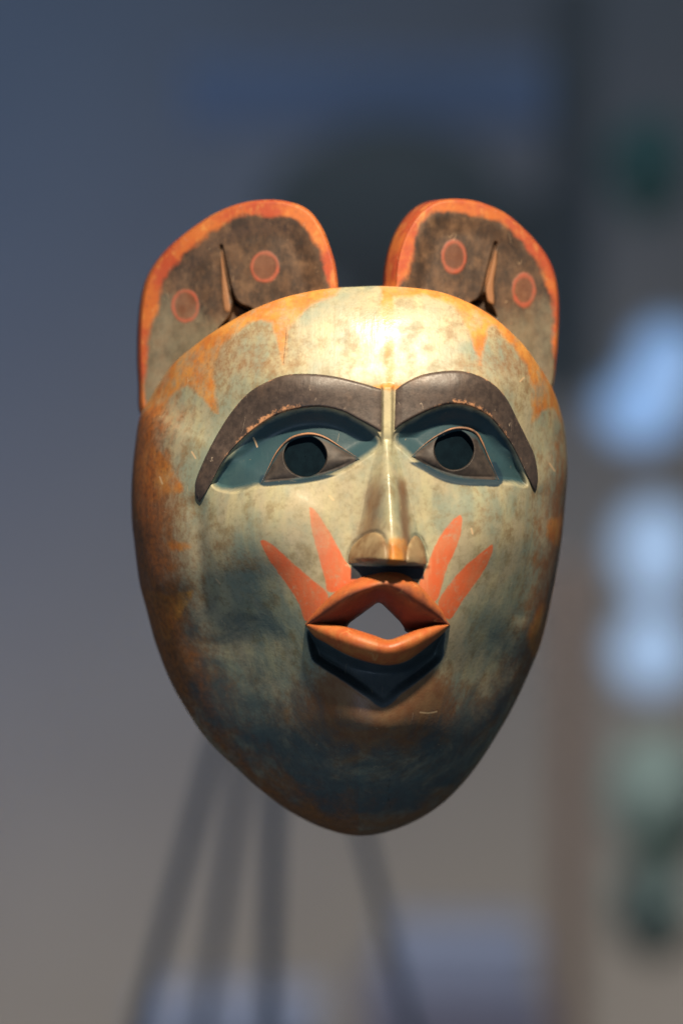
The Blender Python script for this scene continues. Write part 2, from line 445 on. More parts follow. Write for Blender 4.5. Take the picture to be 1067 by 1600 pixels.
def nose_f(u, v):
    ua = 604 + (v - 700) * 0.062
    vs = [686, 700, 740, 800, 840, 870, 900]
    wl = np.interp(v, vs, [10, 15, 28, 43, 54, 63, 66])
    wr = np.interp(v, vs, [10, 14, 23, 33, 44, 54, 57])
    A = np.interp(v, [686, 705, 740, 800, 850, 872, 900], [0, 13, 30, 54, 72, 74, 74])
    w = np.where(u < ua, wl, wr)
    d = np.abs(u - ua) / w
    p = np.clip(1 - (np.sqrt(d * d + 0.012) - 0.11) / 0.93, 0, 1)
    p = 0.55 * p + 0.45 * p * p * (3 - 2 * p)
    vb = 873 + 0.06 * (u - 600) + 4 * ((u - 604) / 60) ** 2 * np.sign(u - 604) * 0
    cut = 1 - sstep(vb, vb + 13, v)
    return A * p * cut

def H(u, v, socket=True, nose=True, pocket=True, carve=False):
    u = np.asarray(u, float); v = np.asarray(v, float)
    th = np.arctan2(v - PC[1], u - PC[0])
    rho = np.clip(np.hypot(u - PC[0], v - PC[1]) / Rad(th), 0, 1)
    up = sstep(0.50, 0.93, -np.sin(th))
    rim = 182 * up
    down = sstep(0.0, 0.8, np.sin(th))
    h = rim + (285 - rim) * np.maximum(1 - rho ** (2.3 - 0.45 * down), 0) ** (0.60 + 0.12 * up)
    fade = 1 - rho ** 8
    h = h + 48 * gs(u, v, 594, 975, 118, 105, 1.25)                                    # muzzle
    h = h + fade * (28 * gs(u, v, 425, 815, 100, 75) + 24 * gs(u, v, 768, 820, 70, 75))         # cheek bones
    h = h - fade * (42 * sstep(840, 1020, v) * gs(u, v, 350, 1060, 110, 260, 1.3) + 28 * sstep(900, 1060, v) * gs(u, v, 790, 1080, 90, 220, 1.3))        # hollows
    h = h + 36 * gs(u, v, 592, 1135, 110, 62)                                           # chin
    h = h - fade * 8 * sstep(1010, 860, v) * np.exp(-(pdist(u, v, [(308, 792), (312, 860), (320, 940), (345, 1040)]) / 15) ** 2)
    h = h - fade * 7 * np.exp(-(pdist(u, v, [(840, 775), (832, 860), (815, 960)]) / 14) ** 2)
    h = h + 10 * gs(u, v, 470, 600, 110, 34) + 10 * gs(u, v, 725, 597, 90, 34)         # brow ridge
    if socket:
        for pts, cu in ((SOCK_L, 1), (SOCK_R, -1)):
            s = sdf(u, v, pts)
            lo = sstep(702, 738, v)
            h = h - 22 * ((1 - lo) * sstep(-3, 30, s) + lo * sstep(-2, 11, s)) - 4 * sstep(-1, 3, s) * sstep(735, 690, v)
        for pts in (EYE_L, EYE_R):
            h = h - 34 * sstep(3, 8, sdf(u, v, pts)) * (1.0 if carve else 0.0)
        h = h + 11 * sstep(11, 5, np.abs(u - (605 + 0.0 * v))) * sstep(598, 606, v) * sstep(712, 670, v)
    if nose:
        h = h + nose_f(u, v)
    h = h - 3.5 * sum(np.exp(-(pdist(u, v, w) / 3.2) ** 2) for w in (WING_L, WING_R)) if nose else h
    if pocket:
        s = sdf(u, v, POCKET)
        h = h - 40 * sstep(1118, 1036, v) * sstep(-1.0, 16, s)
        s2 = sdf(u, v, POCKET, clip=110)
        h = h + 11 * np.exp(-((np.minimum(s2, -4) + 32) / 42) ** 2) * sstep(1030, 1085, v) * gs(u, v, 596, 1120, 100, 400, 1.6)
    return h

MOUTH_CUT = [(486, 974), (504, 958), (528, 938), (556, 919), (586, 908), (609, 905), (632, 911), (650, 925), (668, 943), (686, 962), (696, 975), (676, 990), (652, 1006), (630, 1017), (608, 1022), (583, 1019), (556, 1011), (532, 1002), (504, 990)]
def polar(nt, rhos, centre, rad):
    th = np.linspace(-math.pi, math.pi, nt, endpoint=False)
    R = rad(th)
    u = centre[0] + rhos[:, None] * R[None] * np.cos(th)[None]
    v = centre[1] + rhos[:, None] * R[None] * np.sin(th)[None]
    return u, v

mask = empty('carved_mask', (0.0, 0.0, ZC - (1306 - CY) * S),
             'carved and painted wooden face mask with rounded animal ears, pursed orange lips and dark eyebrows', 'mask')

def grid_normals(Pts):
    du = np.roll(Pts, -1, 1) - np.roll(Pts, 1, 1)
    dr = np.empty_like(Pts)
    dr[1:-1] = Pts[2:] - Pts[:-2]
    dr[0] = Pts[1] - Pts[0]
    dr[-1] = Pts[-1] - Pts[-2]
    n = np.cross(dr, du)
    l = np.linalg.norm(n, axis=-1, keepdims=True)
    n = n / np.maximum(l, 1e-15)
    n[n[..., 1] > 0.02] *= -1
    return n

NT_, NR_ = 1250, 290
s_ = np.linspace(0, 1, NR_)
rh = 0.85 * s_ + 0.15 * (1 - (1 - s_) ** 4)
rh[0] = 0.0015
U, V = polar(NT_, rh, PC, Rad)
HH = H(U, V, carve=True)
# rim: turn the edge round to the back
back = [(0.9985, -8), (0.992, -16)]
for r_, dh in back:
    uu, vv = polar(NT_, np.array([r_]), PC, Rad)
    U = np.concatenate([U, uu]); V = np.concatenate([V, vv]); HH = np.concatenate([HH, np.full_like(uu, dh)])
PTS = P3(U, V, HH)
NRM = grid_normals(PTS[:NR_])
NRM = np.concatenate([NRM, NRM[-1:], NRM[-1:]])
rimn = np.stack([np.cos(np.linspace(-math.pi, math.pi, NT_, endpoint=False)), 0 * U[0], -np.sin(np.linspace(-math.pi, math.pi, NT_, endpoint=False))], -1)
NRM[NR_ - 1] = 0.5 * NRM[NR_ - 1] + 0.5 * rimn
NRM[NR_] = rimn; NRM[NR_ + 1] = rimn + np.array([0, 1.0, 0])
NRM /= np.linalg.norm(NRM, axis=-1, keepdims=True)

th_ = np.arctan2(V - PC[1], U - PC[0])
RHO = np.hypot(U - PC[0], V - PC[1]) / Rad(th_)
orange = np.maximum(sdf(U, V, ORANGE_L), sdf(U, V, ORANGE_R))
orange = np.maximum(orange, sdf(U, V, CENTRE) - 1.0)
for p in PATCHES:
    orange = np.maximum(orange, sdf(U, V, p) - 2.5)
browend = np.minimum(np.minimum(22 - np.abs(U - 606), 4.5 - np.abs(V - 603 - 0.02 * (U - 606) ** 2 * 0.3)), 40)
orange = np.maximum(orange, browend)
red = np.full_like(U, -40.0)
for p in RAYS:
    red = np.maximum(red, sdf(U, V, p))
sockd = np.maximum(sdf(U, V, SOCK_L), sdf(U, V, SOCK_R))
sockd = np.where((np.abs(U - 605) < 9) & (V < 700), np.minimum(sockd, -6), sockd)
eyed = np.maximum(sdf(U, V, EYE_L, clip=90), sdf(U, V, EYE_R, clip=90))
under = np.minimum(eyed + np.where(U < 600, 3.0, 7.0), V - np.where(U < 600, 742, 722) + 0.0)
brown = 0.95 * sstep(np.where(U < 560, 0.62, 0.72), 0.98, RHO) * sstep(620, 800, V) * np.where(U < 560, 1.0, 0.75) * (1 - 0.45 * sstep(1040, 1180, V)) + 1.5 * gs(U, V, 592, 1105, 135, 75, 1.5) + 0.36 * gs(U, V, 350, 580, 95, 75) + 0.36 * gs(U, V, 790, 590, 70, 75) + 0.25 * sstep(600, 570, V) * sstep(60, 130, np.abs(U - 590))  # stained rim and chin; forehead sides browned to tone down their bright light
nosebrown = sstep(722, 770, V) * sstep(884, 872, V) * (0.75 * np.exp(-((U - (586 - (V - 750) * 0.13)) / (15 + (V - 740) * 0.10)) ** 2) + 0.85 * np.exp(-((U - (626 + (V - 740) * 0.08)) / 9) ** 2))
brown += 0.35 * gs(U, V, 380, 870, 70, 60) + 0.4 * sstep(1150, 1270, V) + 0.28 * gs(U, V, 760, 800, 60, 60)
shade_wash = (0.78 * sstep(850, 1180, V) * sstep(1330, 1250, V) + 0.22 * gs(U, V, 375, 985, 80, 110)) * sstep(1.06, 0.90, RHO) * (1 - 0.95 * gs(U, V, 592, 1030, 135, 120, 1.5))  # left cheek hollow and jaw darkened as painted shade
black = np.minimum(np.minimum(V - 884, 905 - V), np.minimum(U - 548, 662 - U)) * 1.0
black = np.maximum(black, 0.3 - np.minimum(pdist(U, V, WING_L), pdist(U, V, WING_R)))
def lines(L, w):
    d = np.full_like(U, 40.0)
    for l in L:
        a = np.asarray(l, float)
        m = (U > a[:, 0].min() - 12) & (U < a[:, 0].max() + 12) & (V > a[:, 1].min() - 12) & (V < a[:, 1].max() + 12)
        d[m] = np.minimum(d[m], pdist(U[m], V[m], l))
    return w - d
TICKS = [[(396, 684), (399, 690), (402, 698)], [(656, 1113), (670, 1114), (682, 1112)], [(858, 724), (866, 736)], [(812, 596), (818, 590)], [(300, 706), (306, 716)],
         [(338, 905), (344, 912)], [(736, 826), (738, 834)], [(515, 775), (521, 781)], [(640, 540), (648, 552)], [(250, 745), (254, 756)]]
CRACKS = [[(448, 508), (446, 536), (443, 568)], [(610, 1210), (606, 1240), (611, 1268)], [(246, 700), (240, 760), (243, 800)]]
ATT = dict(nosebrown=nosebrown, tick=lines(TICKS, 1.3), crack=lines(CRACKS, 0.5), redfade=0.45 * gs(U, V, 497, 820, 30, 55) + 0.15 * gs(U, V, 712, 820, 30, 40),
    wedge_shade=sdf(U, V, POCKET), gloss=sstep(14, 4, np.abs(U - (604 + (V - 700) * 0.062))) * sstep(700, 720, V) * sstep(872, 850, V) + 0.9 * gs(U, V, 582, 500, 48, 34, 1.5),
    orange=orange, red=red, socket=sockd, brown=brown, teal_shade_wash=shade_wash, black=black, rust_shade=sstep(0.73, 1.0, RHO) * np.where(U < 560, 1.0, 0.45) * sstep(560, 680, V) * (1 - 0.45 * sstep(930, 1130, V)), eyed=eyed, under=under)

F = grid_faces(NR_ + 2, NT_, True)
cu, cv = U.ravel()[F].mean(1), V.ravel()[F].mean(1)
keep = sdf(cu, cv, MOUTH_CUT) < 0
F, cu, cv = F[keep], cu[keep], cv[keep]
NOSE = [(604, 690), (618, 700), (628, 740), (640, 800), (655, 840), (672, 890), (640, 893), (600, 892), (540, 890), (550, 840), (565, 800), (582, 740), (592, 704)]
isn = sdf(cu, cv, NOSE) > 0
def sub_mesh(name, Fs, mat, parent):
    idx, inv = np.unique(Fs, return_inverse=True)
    return make_mesh(name, PTS.reshape(-1, 3)[idx], [inv.reshape(-1, 4)], mat, parent,
                     {k: a.ravel()[idx] for k, a in ATT.items()}, NRM.reshape(-1, 3)[idx])
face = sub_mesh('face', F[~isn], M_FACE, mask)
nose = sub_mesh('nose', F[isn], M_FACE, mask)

# hollow back of the mask
rr = np.linspace(0.02, 0.965, 90)
ui, vi = polar(400, rr, PC, Rad)
hi = np.minimum(H(ui, vi, carve=True), H(ui, vi, nose=False, pocket=True)) - 26
ro, vo = polar(400, np.array([0.992]), PC, Rad)
ui = np.concatenate([ui, ui[-1:], ro]); vi = np.concatenate([vi, vi[-1:], vo]); hi = np.concatenate([hi, hi[-1:] * 0 - 16, hi[-1:] * 0 - 16])
fi = grid_faces(len(ui), 400, True, True)
ku = sdf(ui.ravel()[fi].mean(1), vi.ravel()[fi].mean(1), MOUTH_CUT) < -4
make_mesh('hollow_back', P3(ui, vi, hi).reshape(-1, 3), [fi[ku]], M_INNER, mask)

# ---- strips laid between two outlines (brows, eyes, lids, nostrils)
def ribbon(name, A, B, lifts, mat, parent, n=140, m=22, base=None, attr=None, push=None, taper=1.0):
    a, b = spline(A, n), spline(B, n)
    tt = np.concatenate([[0], np.linspace(0, 1, m), [1]])
    u = a[None, :, 0] * (1 - tt[:, None]) + b[None, :, 0] * tt[:, None]
    v = a[None, :, 1] * (1 - tt[:, None]) + b[None, :, 1] * tt[:, None]
    s = np.linspace(0, 1, n)[None]
    l = lifts(tt[:, None], s)
    l[0] = l[0] * 0 + lifts.skirt[0]; l[-1] = l[-1] * 0 + lifts.skirt[1]
    h = (base or (lambda x, y: H(x, y)))(u, v) + l
    if push is not None:
        h = push(u, v, h)
    h[0] = np.minimum(h[0], h[1] + lifts.skirt[0]); h[-1] = np.minimum(h[-1], h[-2] + lifts.skirt[1])
    at_ = {'edge': attr(tt[:, None] + 0 * s, s + 0 * tt[:, None]) if attr else 0 * u}
    return make_mesh(name, P3(u, v, h).reshape(-1, 3), [grid_faces(m + 2, n)], mat, parent, at_)

class Lift:
    def __init__(self, f, s0, s1):
        self.f = f; self.skirt = (s0, s1)
    def __call__(self, t, s):
        return self.f(t, s) + 0 * (t + s)

nobase = lambda x, y: H(x, y, socket=False, nose=False, pocket=False)
BL_TOP = [(307, 778), (305, 764), (308, 745), (328, 700), (356, 652), (385, 617), (414, 598), (446, 586), (484, 584), (522, 588), (560, 597), (597, 608)]
BL_BOT = [(312, 785), (318, 776), (331, 754), (350, 719), (376, 689), (407, 664), (439, 646), (471, 638), (503, 636), (535, 643), (560, 656), (597, 676)]
BR_TOP = [(618, 609), (631, 599), (655, 587), (682, 581), (712, 579), (736, 583), (760, 593), (778, 607), (793, 626), (808, 656), (823, 686), (835, 713), (840, 745), (838, 762)]
BR_BOT = [(616, 672), (627, 664), (652, 650), (676, 639), (700, 632), (724, 633), (745, 640), (766, 653), (784, 674), (802, 701), (817, 731), (829, 755), (836, 768)]
def browlift(t, s):
    end = np.minimum(1, s * 22) ** 0.5 * np.minimum(1, (1 - s) * 22) ** 0.5
    bev = np.minimum(1, t / 0.06) ** 0.6 * np.minimum(1, (1 - t) / 0.05) ** 0.6
    return (1 + 4.5 * bev * (0.75 + 0.35 * t)) * (0.3 + 0.7 * end)
brow_edge = lambda t, s: np.maximum(sstep(0.62, 0.98, t), 0.8 * sstep(0.06, 0.0, t)) * (0.35 + 0.65 * np.exp(-((s - 0.45) / 0.22) ** 2))
ribbon('eyebrow', BL_TOP, BL_BOT, Lift(browlift, -12, -30), M_BROW, mask, 260, 34, nobase, brow_edge)
ribbon('eyebrow', BR_TOP, BR_BOT, Lift(browlift, -12, -30), M_BROW, mask, 240, 34, nobase, brow_edge)

# ---- eyes
EL_TOP = [(409, 755), (420, 732), (433, 707), (451, 688), (471, 680), (490, 679), (509, 685), (532, 699), (562, 718)]
EL_BOT = [(409, 755), (425, 754), (445, 754), (471, 752), (490, 749), (508, 745), (525, 739), (543, 730), (562, 718)]
ER_TOP = [(643, 714), (661, 697), (682, 682), (706, 671), (727, 670), (743, 677), (752, 691), (761, 712), (778, 750)]
ER_BOT = [(643, 714), (655, 723), (668, 731), (684, 740), (700, 747), (715, 750), (735, 752), (755, 752), (778, 750)]
sockbase = lambda x, y: H(x, y, nose=False)
def eye(top, bot, pc, pr, tilt):
    def push(u, v, h):
        d = np.hypot((u - pc[0]) / pr[0], (v - pc[1]) / pr[1])
        return h - 24 * sstep(1.05, 0.95, d)
    def lift(t, s):
        return 1 - 5 * t ** 3 + 12 * np.sin(np.pi * np.clip(t, 0, 1)) ** 0.8 * np.sin(np.pi * np.clip(s, 0.0, 1)) ** 0.6
    e = ribbon('eye', top, bot, Lift(lift, -8, -8), M_EYE, mask, 230, 100, sockbase, lambda t, s: 1 - np.minimum(1, np.minimum(np.minimum(t, 1 - t) * 6, np.minimum(s, 1 - s) * 14)), push)
    # the sunk pupil
    r = np.linspace(0.02, 1.0, 14)[:, None]; a = np.linspace(0, 2 * math.pi, 56, endpoint=False)[None]
    u = pc[0] + r * pr[0] * np.cos(a); v = pc[1] + r * pr[1] * np.sin(a)
    # its floor follows the eye at the same depth
    h = sockbase(u, v) - 6.0 + 0 * r
    make_mesh('pupil', P3(u, v, h).reshape(-1, 3), [grid_faces(14, 56, True)], M_PUPIL, e)
    # carved lid edge over the eye
    tp = spline(top, 90)
    s = np.linspace(0, 1, 90)
    wdt = 0.2 + 1.9 * np.sin(np.pi * s) ** 2.2
    tg = np.gradient(tp, axis=0); tg /= np.linalg.norm(tg, axis=1, keepdims=True)
    nr = np.stack([tg[:, 1], -tg[:, 0]], -1)          # outward (up)
    ph = np.linspace(-0.25 * math.pi, 1.25 * math.pi, 9)
    u = tp[None, :, 0] + nr[None, :, 0] * (wdt[None] * (np.cos(ph)[:, None]) + 0.8)
    v = tp[None, :, 1] + nr[None, :, 1] * (wdt[None] * (np.cos(ph)[:, None]) + 0.8)
    h = sockbase(tp[:, 0], tp[:, 1])[None] + 3.0 + 1.6 * wdt[None] * np.sin(ph)[:, None] * 1.0
    make_mesh('eyelid', P3(u, v, h).reshape(-1, 3), [grid_faces(9, 90)], M_LID, e)
eye(EL_TOP, EL_BOT, (477, 713), (33, 31.5), 0)
eye(ER_TOP, ER_BOT, (709, 703), (30.5, 31), 0)

# ---- nostril wings
WL_TOP = [(544, 879), (545, 866), (553, 850), (569, 837), (585, 832), (596, 837), (603, 849), (606, 862), (606, 874)]
WL_BOT = [(544, 880), (551, 880), (560, 879), (570, 877), (579, 876), (588, 875), (595, 875), (601, 875), (606, 875)]
WR_TOP = [(634, 877), (635, 862), (640, 847), (648, 837), (656, 842), (663, 857), (666, 879)]
WR_BOT = [(634, 878), (640, 879), (645, 879), (650, 880), (655, 881), (660, 881), (666, 881)]
nosebase = lambda x, y: H(x, np.minimum(y, 876), nose=True)
def winglift(t, s):
    return 0.5 + 9 * np.sin(np.pi * np.clip(t * 0.62 + 0.02, 0, 1)) ** 0.6 * np.sin(np.pi * s) ** 0.5
ribbon('nostril', WL_TOP, WL_BOT, Lift(winglift, -6, -55), M_WING, mask, 70, 26, nosebase)
ribbon('nostril', WR_TOP, WR_BOT, Lift(winglift, -6, -55), M_WING, mask, 70, 26, nosebase)

# ---- lips, lofted through five lines each
mb = lambda x, y: H(x, y, socket=False, nose=False, pocket=False)
def loft(name, lines, mat, m=40, wear_shade=None):
    """lines: list of (points, height function of u, v, s)"""
    n = 170
    rows = []
    s = np.linspace(0, 1, n)
    for pts, hf in lines:
        c = spline(pts, n)
        rows.append(np.stack([c[:, 0], c[:, 1], hf(c[:, 0], c[:, 1], s)], -1))
    R = np.stack(rows)                       # k, n, 3
    out = np.stack([spline(R[:, j], m) for j in range(n)], 1)
    t = np.linspace(0, 1, m)[:, None] + 0 * s[None]
    return make_mesh(name, P3(out[..., 0], out[..., 1], out[..., 2]).reshape(-1, 3), [grid_faces(m, n)], mat, mask, {'edge': wear_shade(t, s[None]) if wear_shade else 0 * t})

bell = lambda s, p=0.6: np.sin(np.pi * np.clip(s, 0, 1)) ** p
UL0 = [(476, 975), (487, 960), (498, 948), (522, 925), (553, 905), (585, 895), (610, 892), (634, 896), (653, 911), (672, 931), (691, 953), (697, 966), (704, 976)]
UL1 = [(479, 976), (490, 963), (502, 952), (526, 931), (555, 915), (586, 907), (606, 904), (629, 909), (650, 918), (668, 936), (687, 957), (694, 968), (701, 977)]
UL2 = [(484, 976), (496, 969), (508, 961), (530, 945), (556, 930), (580, 921), (597, 917), (616, 921), (638, 934), (660, 949), (680, 963), (690, 971), (699, 977)]
UL3 = [(494, 976), (508, 978), (524, 979), (543, 971), (562, 957), (578, 947), (593, 939), (607, 948), (620, 961), (632, 975), (655, 981), (675, 979), (690, 977)]
UL4 = [(494, 984), (508, 987), (524, 987), (540, 984), (546, 974), (562, 962), (577, 951), (592, 942), (607, 954), (619, 966), (630, 976), (634, 987), (655, 990), (675, 987), (690, 982)]
loft('upper_lip', [
    (UL0, lambda u, v, s: mb(u, v) - 5),
    (UL1, lambda u, v, s: mb(u, v) + 6 + 20 * bell(s)),
    (UL2, lambda u, v, s: mb(u, v) + 5 + 20 * bell(s)),
    (UL3, lambda u, v, s: mb(u, v) - 4 - 46 * bell(s)),
    (UL4, lambda u, v, s: mb(u, v) - 8 - 85 * bell(s))], M_LIP, 44,
    lambda t, s: 0.38 + 0.55 * sstep(0.12, 0.5, t) - 0.45 * np.exp(-((s - 0.5) / 0.13) ** 2) * sstep(0.35, 0.1, t))  # worn front band; underside darkened as painted shade
LL0 = [(476, 977), (492, 996), (510, 1006), (530, 1018), (555, 1029), (582, 1037), (608, 1040), (634, 1034), (655, 1021), (680, 1001), (695, 988), (704, 977)]
LL1 = [(478, 977), (493, 992), (511, 1003), (531, 1014), (555, 1025), (583, 1033), (608, 1036), (633, 1030), (654, 1017), (678, 999), (693, 986), (702, 977)]
LL2 = [(483, 975), (497, 981), (514, 988), (533, 995), (556, 1003), (583, 1010), (607, 1014), (630, 1008), (650, 1000), (673, 988), (689, 980), (699, 976)]
LL3 = [(488, 974), (501, 974), (519, 976), (537, 979), (558, 985), (583, 993), (606, 1000), (627, 994), (647, 986), (670, 979), (686, 975), (696, 975)]
LL4 = [(494, 975), (505, 978), (522, 981), (540, 984), (560, 989), (583, 996), (606, 1003), (625, 997), (645, 989), (668, 983), (683, 978), (692, 976)]
loft('lower_lip', [
    (LL0, lambda u, v, s: mb(u, v) - 14 - 4 * bell(s)),
    (LL1, lambda u, v, s: mb(u, v) + 8 + 13 * bell(s)),
    (LL2, lambda u, v, s: mb(u, v) + 9 + 21 * bell(s)),
    (LL3, lambda u, v, s: mb(u, v) + 2 - 2 * bell(s)),
    (LL4, lambda u, v, s: mb(u, v) - 8 - 62 * bell(s))], M_LIP, 44)

# ---- ears
def ear(outline, panel, ovals, sliver, gap, centre, hf, ext, lowc, crease):
    oo = spline(outline, 900, True)
    a = np.arctan2(oo[:, 1] - centre[1], oo[:, 0] - centre[0]); r = np.hypot(oo[:, 0] - centre[0], oo[:, 1] - centre[1])
    i = np.argsort(a); a, r = a[i], r[i]
    rad = lambda t: np.interp(t, np.concatenate([a - 2 * math.pi, a, a + 2 * math.pi]), np.concatenate([r, r, r]))
    nt = 560
    rr = np.concatenate([np.linspace(0.004, 0.97, 110), np.linspace(0.975, 1, 8)])
    u, v = polar(nt, rr, centre, rad)
    pd = sdf(u, v, panel)
    rho = rr[:, None] + 0 * u
    h = hf(u, v) - 6 * sstep(-4, 34, pd) - 7 * sstep(0.965, 1.0, rho) ** 2
    gp = sdf(u, v, gap)
    sl = sdf(u, v, sliver)
    cd = pdist(u, v, crease)
    h = h - 8 * sstep(4, 0, cd) - 24 * sstep(-1, 3, gp) + 2 * sstep(-1.5, 3, sl)
    ov = np.full_like(u, -40.0)
    for c, rx, ry in ovals:
        ov = np.maximum(ov, (1 - np.hypot((u - c[0]) / rx, (v - c[1]) / ry)) * min(rx, ry))
    h = h + 0.5 * sstep(-1, 2, ov)
    low = sstep(lowc[0], lowc[1], v + lowc[2] * (u - centre[0]))
    N = len(rr)
    # turned edge, then the back
    for k, (du, dv, dh, sc) in enumerate([(0.35, 0.35, 0.35, 1.0), (0.7, 0.7, 0.7, 1.0), (1, 1, 1, 1.0), (1, 1, 1.06, 0.97), (1, 1, 1.06, 0.5), (1, 1, 1.06, 0.01)]):
        uu = centre[0] + (u[N - 1] - centre[0]) * sc; vv = centre[1] + (v[N - 1] - centre[1]) * sc
        hh = hf(uu, vv) - 7 + ext[2] * dh
        u = np.concatenate([u, (uu + ext[0] * du)[None]]); v = np.concatenate([v, (vv + ext[1] * dv)[None]]); h = np.concatenate([h, hh[None]])
        pd = np.concatenate([pd, np.full((1, nt), -40.0)])
        for_ = np.full((1, nt), -40.0)
        gp = np.concatenate([gp, sdf(uu, vv, gap)[None]]); sl = np.concatenate([sl, for_]); ov = np.concatenate([ov, for_]); low = np.concatenate([low, 0 * for_])
    ring = 2.0 - np.abs(ov - 2.8)
    f = grid_faces(len(u), nt, True)
    make_mesh('ear', P3(u, v, h).reshape(-1, 3), [f], M_EAR, mask, dict(panel=pd, ring=ring, oval=ov, sliver=sl, low=low))

EAR_L = [(222, 645), (219, 600), (217, 560), (218, 510), (222, 470), (230, 438), (246, 409), (270, 382), (305, 354), (340, 332), (379, 317),
         (422, 312), (458, 317), (484, 330), (504, 357), (517, 390), (525, 420), (528, 460), (520, 490), (440, 520), (360, 570), (290, 640), (250, 660)]
PAN_L = [(232, 660), (233, 600), (236, 550), (241, 505), (250, 470), (262, 436), (284, 402), (312, 375), (330, 362), (347, 356), (380, 343),
         (429, 338), (464, 347), (484, 370), (499, 408), (507, 452), (505, 500), (440, 530), (360, 590), (290, 660)]
EAR_R = [(617, 470), (617, 440), (619, 415), (625, 388), (636, 360), (654, 334), (676, 317), (700, 311), (730, 312), (756, 318), (789, 333),
         (818, 357), (843, 384), (860, 411), (869, 440), (873, 475), (872, 518), (869, 561), (863, 606), (850, 620), (800, 590), (740, 530), (660, 490)]
PAN_R = [(630, 478), (632, 445), (643, 410), (652, 380), (664, 352), (682, 338), (720, 336), (750, 339), (777, 352), (804, 373), (830, 400),
         (848, 430), (858, 468), (862, 518), (861, 570), (857, 606), (845, 622), (800, 590), (740, 530), (660, 490)]
ear(EAR_L, PAN_L, [((290, 478), 22, 27), ((414, 417), 23, 25)],
    [(345, 393), (349, 397), (355, 440), (361, 478), (358, 488), (350, 482), (346, 440)],
    [(361, 446), (366, 462), (374, 473), (396, 485), (366, 502), (340, 516), (350, 503), (360, 490), (363, 475)],
    (378, 455), lambda u, v: 52 + 0.22 * (u - 430) + 0.06 * (v - 450) - 0.0004 * (u - 400) ** 2, (-3, 1, -40), (430, 570, -0.55),
    [(346, 385), (353, 420), (362, 460), (370, 474), (385, 484)])
ear(EAR_R, PAN_R, [((709, 401), 20, 27), ((818, 453), 19, 27)],
    [(774, 388), (776, 408), (771, 443), (772, 475), (761, 468), (758, 440), (764, 415)],
    [(757, 456), (752, 464), (734, 474), (752, 484), (775, 497), (770, 480), (760, 470)],
    (735, 440), lambda u, v: 50 - 0.22 * (u - 680) + 0.06 * (v - 440) - 0.0003 * (u - 700) ** 2, (-19, 2, -42), (425, 560, 0.35),
    [(774, 380), (766, 410), (758, 445), (750, 466), (738, 474)])

# ------------------------------------------------------------------ the gallery behind
def box(name, x0, x1, y0, y1, z0, z1, mat, parent=None, bev=0.0):
    v = [(x, y, z) for x in (x0, x1) for y in (y0, y1) for z in (z0, z1)]
    f = [(0, 1, 3, 2), (4, 6, 7, 5), (0, 4, 5, 1), (2, 3, 7, 6), (0, 2, 6, 4), (1, 5, 7, 3)]
    o = make_mesh(name, v, [f], mat, parent, smooth=False)
    if bev:
        m = o.modifiers.new('bevel', 'BEVEL'); m.width = bev; m.segments = 3
    return o

def tube(name, a, b, r, mat, parent, n=14):
    a, b = Vector(a), Vector(b)
    q = (b - a).to_track_quat('Z', 'Y')
    vs = []
    for p, rr in ((a, 0.0), (a, r), (b, r * 0.85), (b, 0.0)):
        for k in range(n):
            t = 2 * math.pi * k / n
            vs.append(p + q @ Vector((rr * math.cos(t), rr * math.sin(t), 0)))
    return make_mesh(name, [tuple(x) for x in vs], [grid_faces(4, n, True)], mat, parent)

M_WALL = plain('gallery_plaster', (0.42, 0.40, 0.375), (0.45, 0.43, 0.40), 3, 0.9)
M_FLOOR = plain('gallery_floor', (0.16, 0.15, 0.14), (0.20, 0.19, 0.17), 4, 0.5)
wall = box('gallery_wall', -4, 4, 4.6, 4.8, 0, 4, M_WALL); wall['kind'] = 'structure'
fl = box('floor', -4, 4, -4, 4.6, -0.1, 0, M_FLOOR); fl['kind'] = 'structure'

def tagged(o, label, cat, group=None):
    o['label'] = label; o['category'] = cat
    if group: o['group'] = group
    return o

M_DARK = plain('dark_cloth', (0.33, 0.345, 0.34), (0.37, 0.37, 0.36), 30, 0.9)
M_BLUEP = plain('blue_panel', (0.55, 0.66, 0.95), (0.57, 0.68, 0.97), 20, 0.8)
M_DARKP = plain('charcoal_panel', (0.29, 0.30, 0.31), (0.32, 0.32, 0.33), 20, 0.8)
M_METAL = plain('dark_metal', (0.15, 0.18, 0.23), (0.17, 0.20, 0.25), 50, 0.45)
M_PALE = plain('pale_plinth', (0.35, 0.36, 0.43), (0.38, 0.39, 0.46), 20, 0.7)
M_WOOD = plain('brown_post', (0.27, 0.17, 0.11), (0.33, 0.21, 0.14), 20, 0.6, stretch=(1, 1, 0.1))
M_LEAF = plain('leaf_green', (0.30, 0.36, 0.28), (0.35, 0.41, 0.31), 40, 0.6)

def panel_at(name, u0, v0, u1, v1, y, th, mat, bev=0.01):
    a, b = at(u0, v0, y), at(u1, v1, y)
    return box(name, a.x, b.x, y, y + th, b.z, a.z, mat, None, bev)

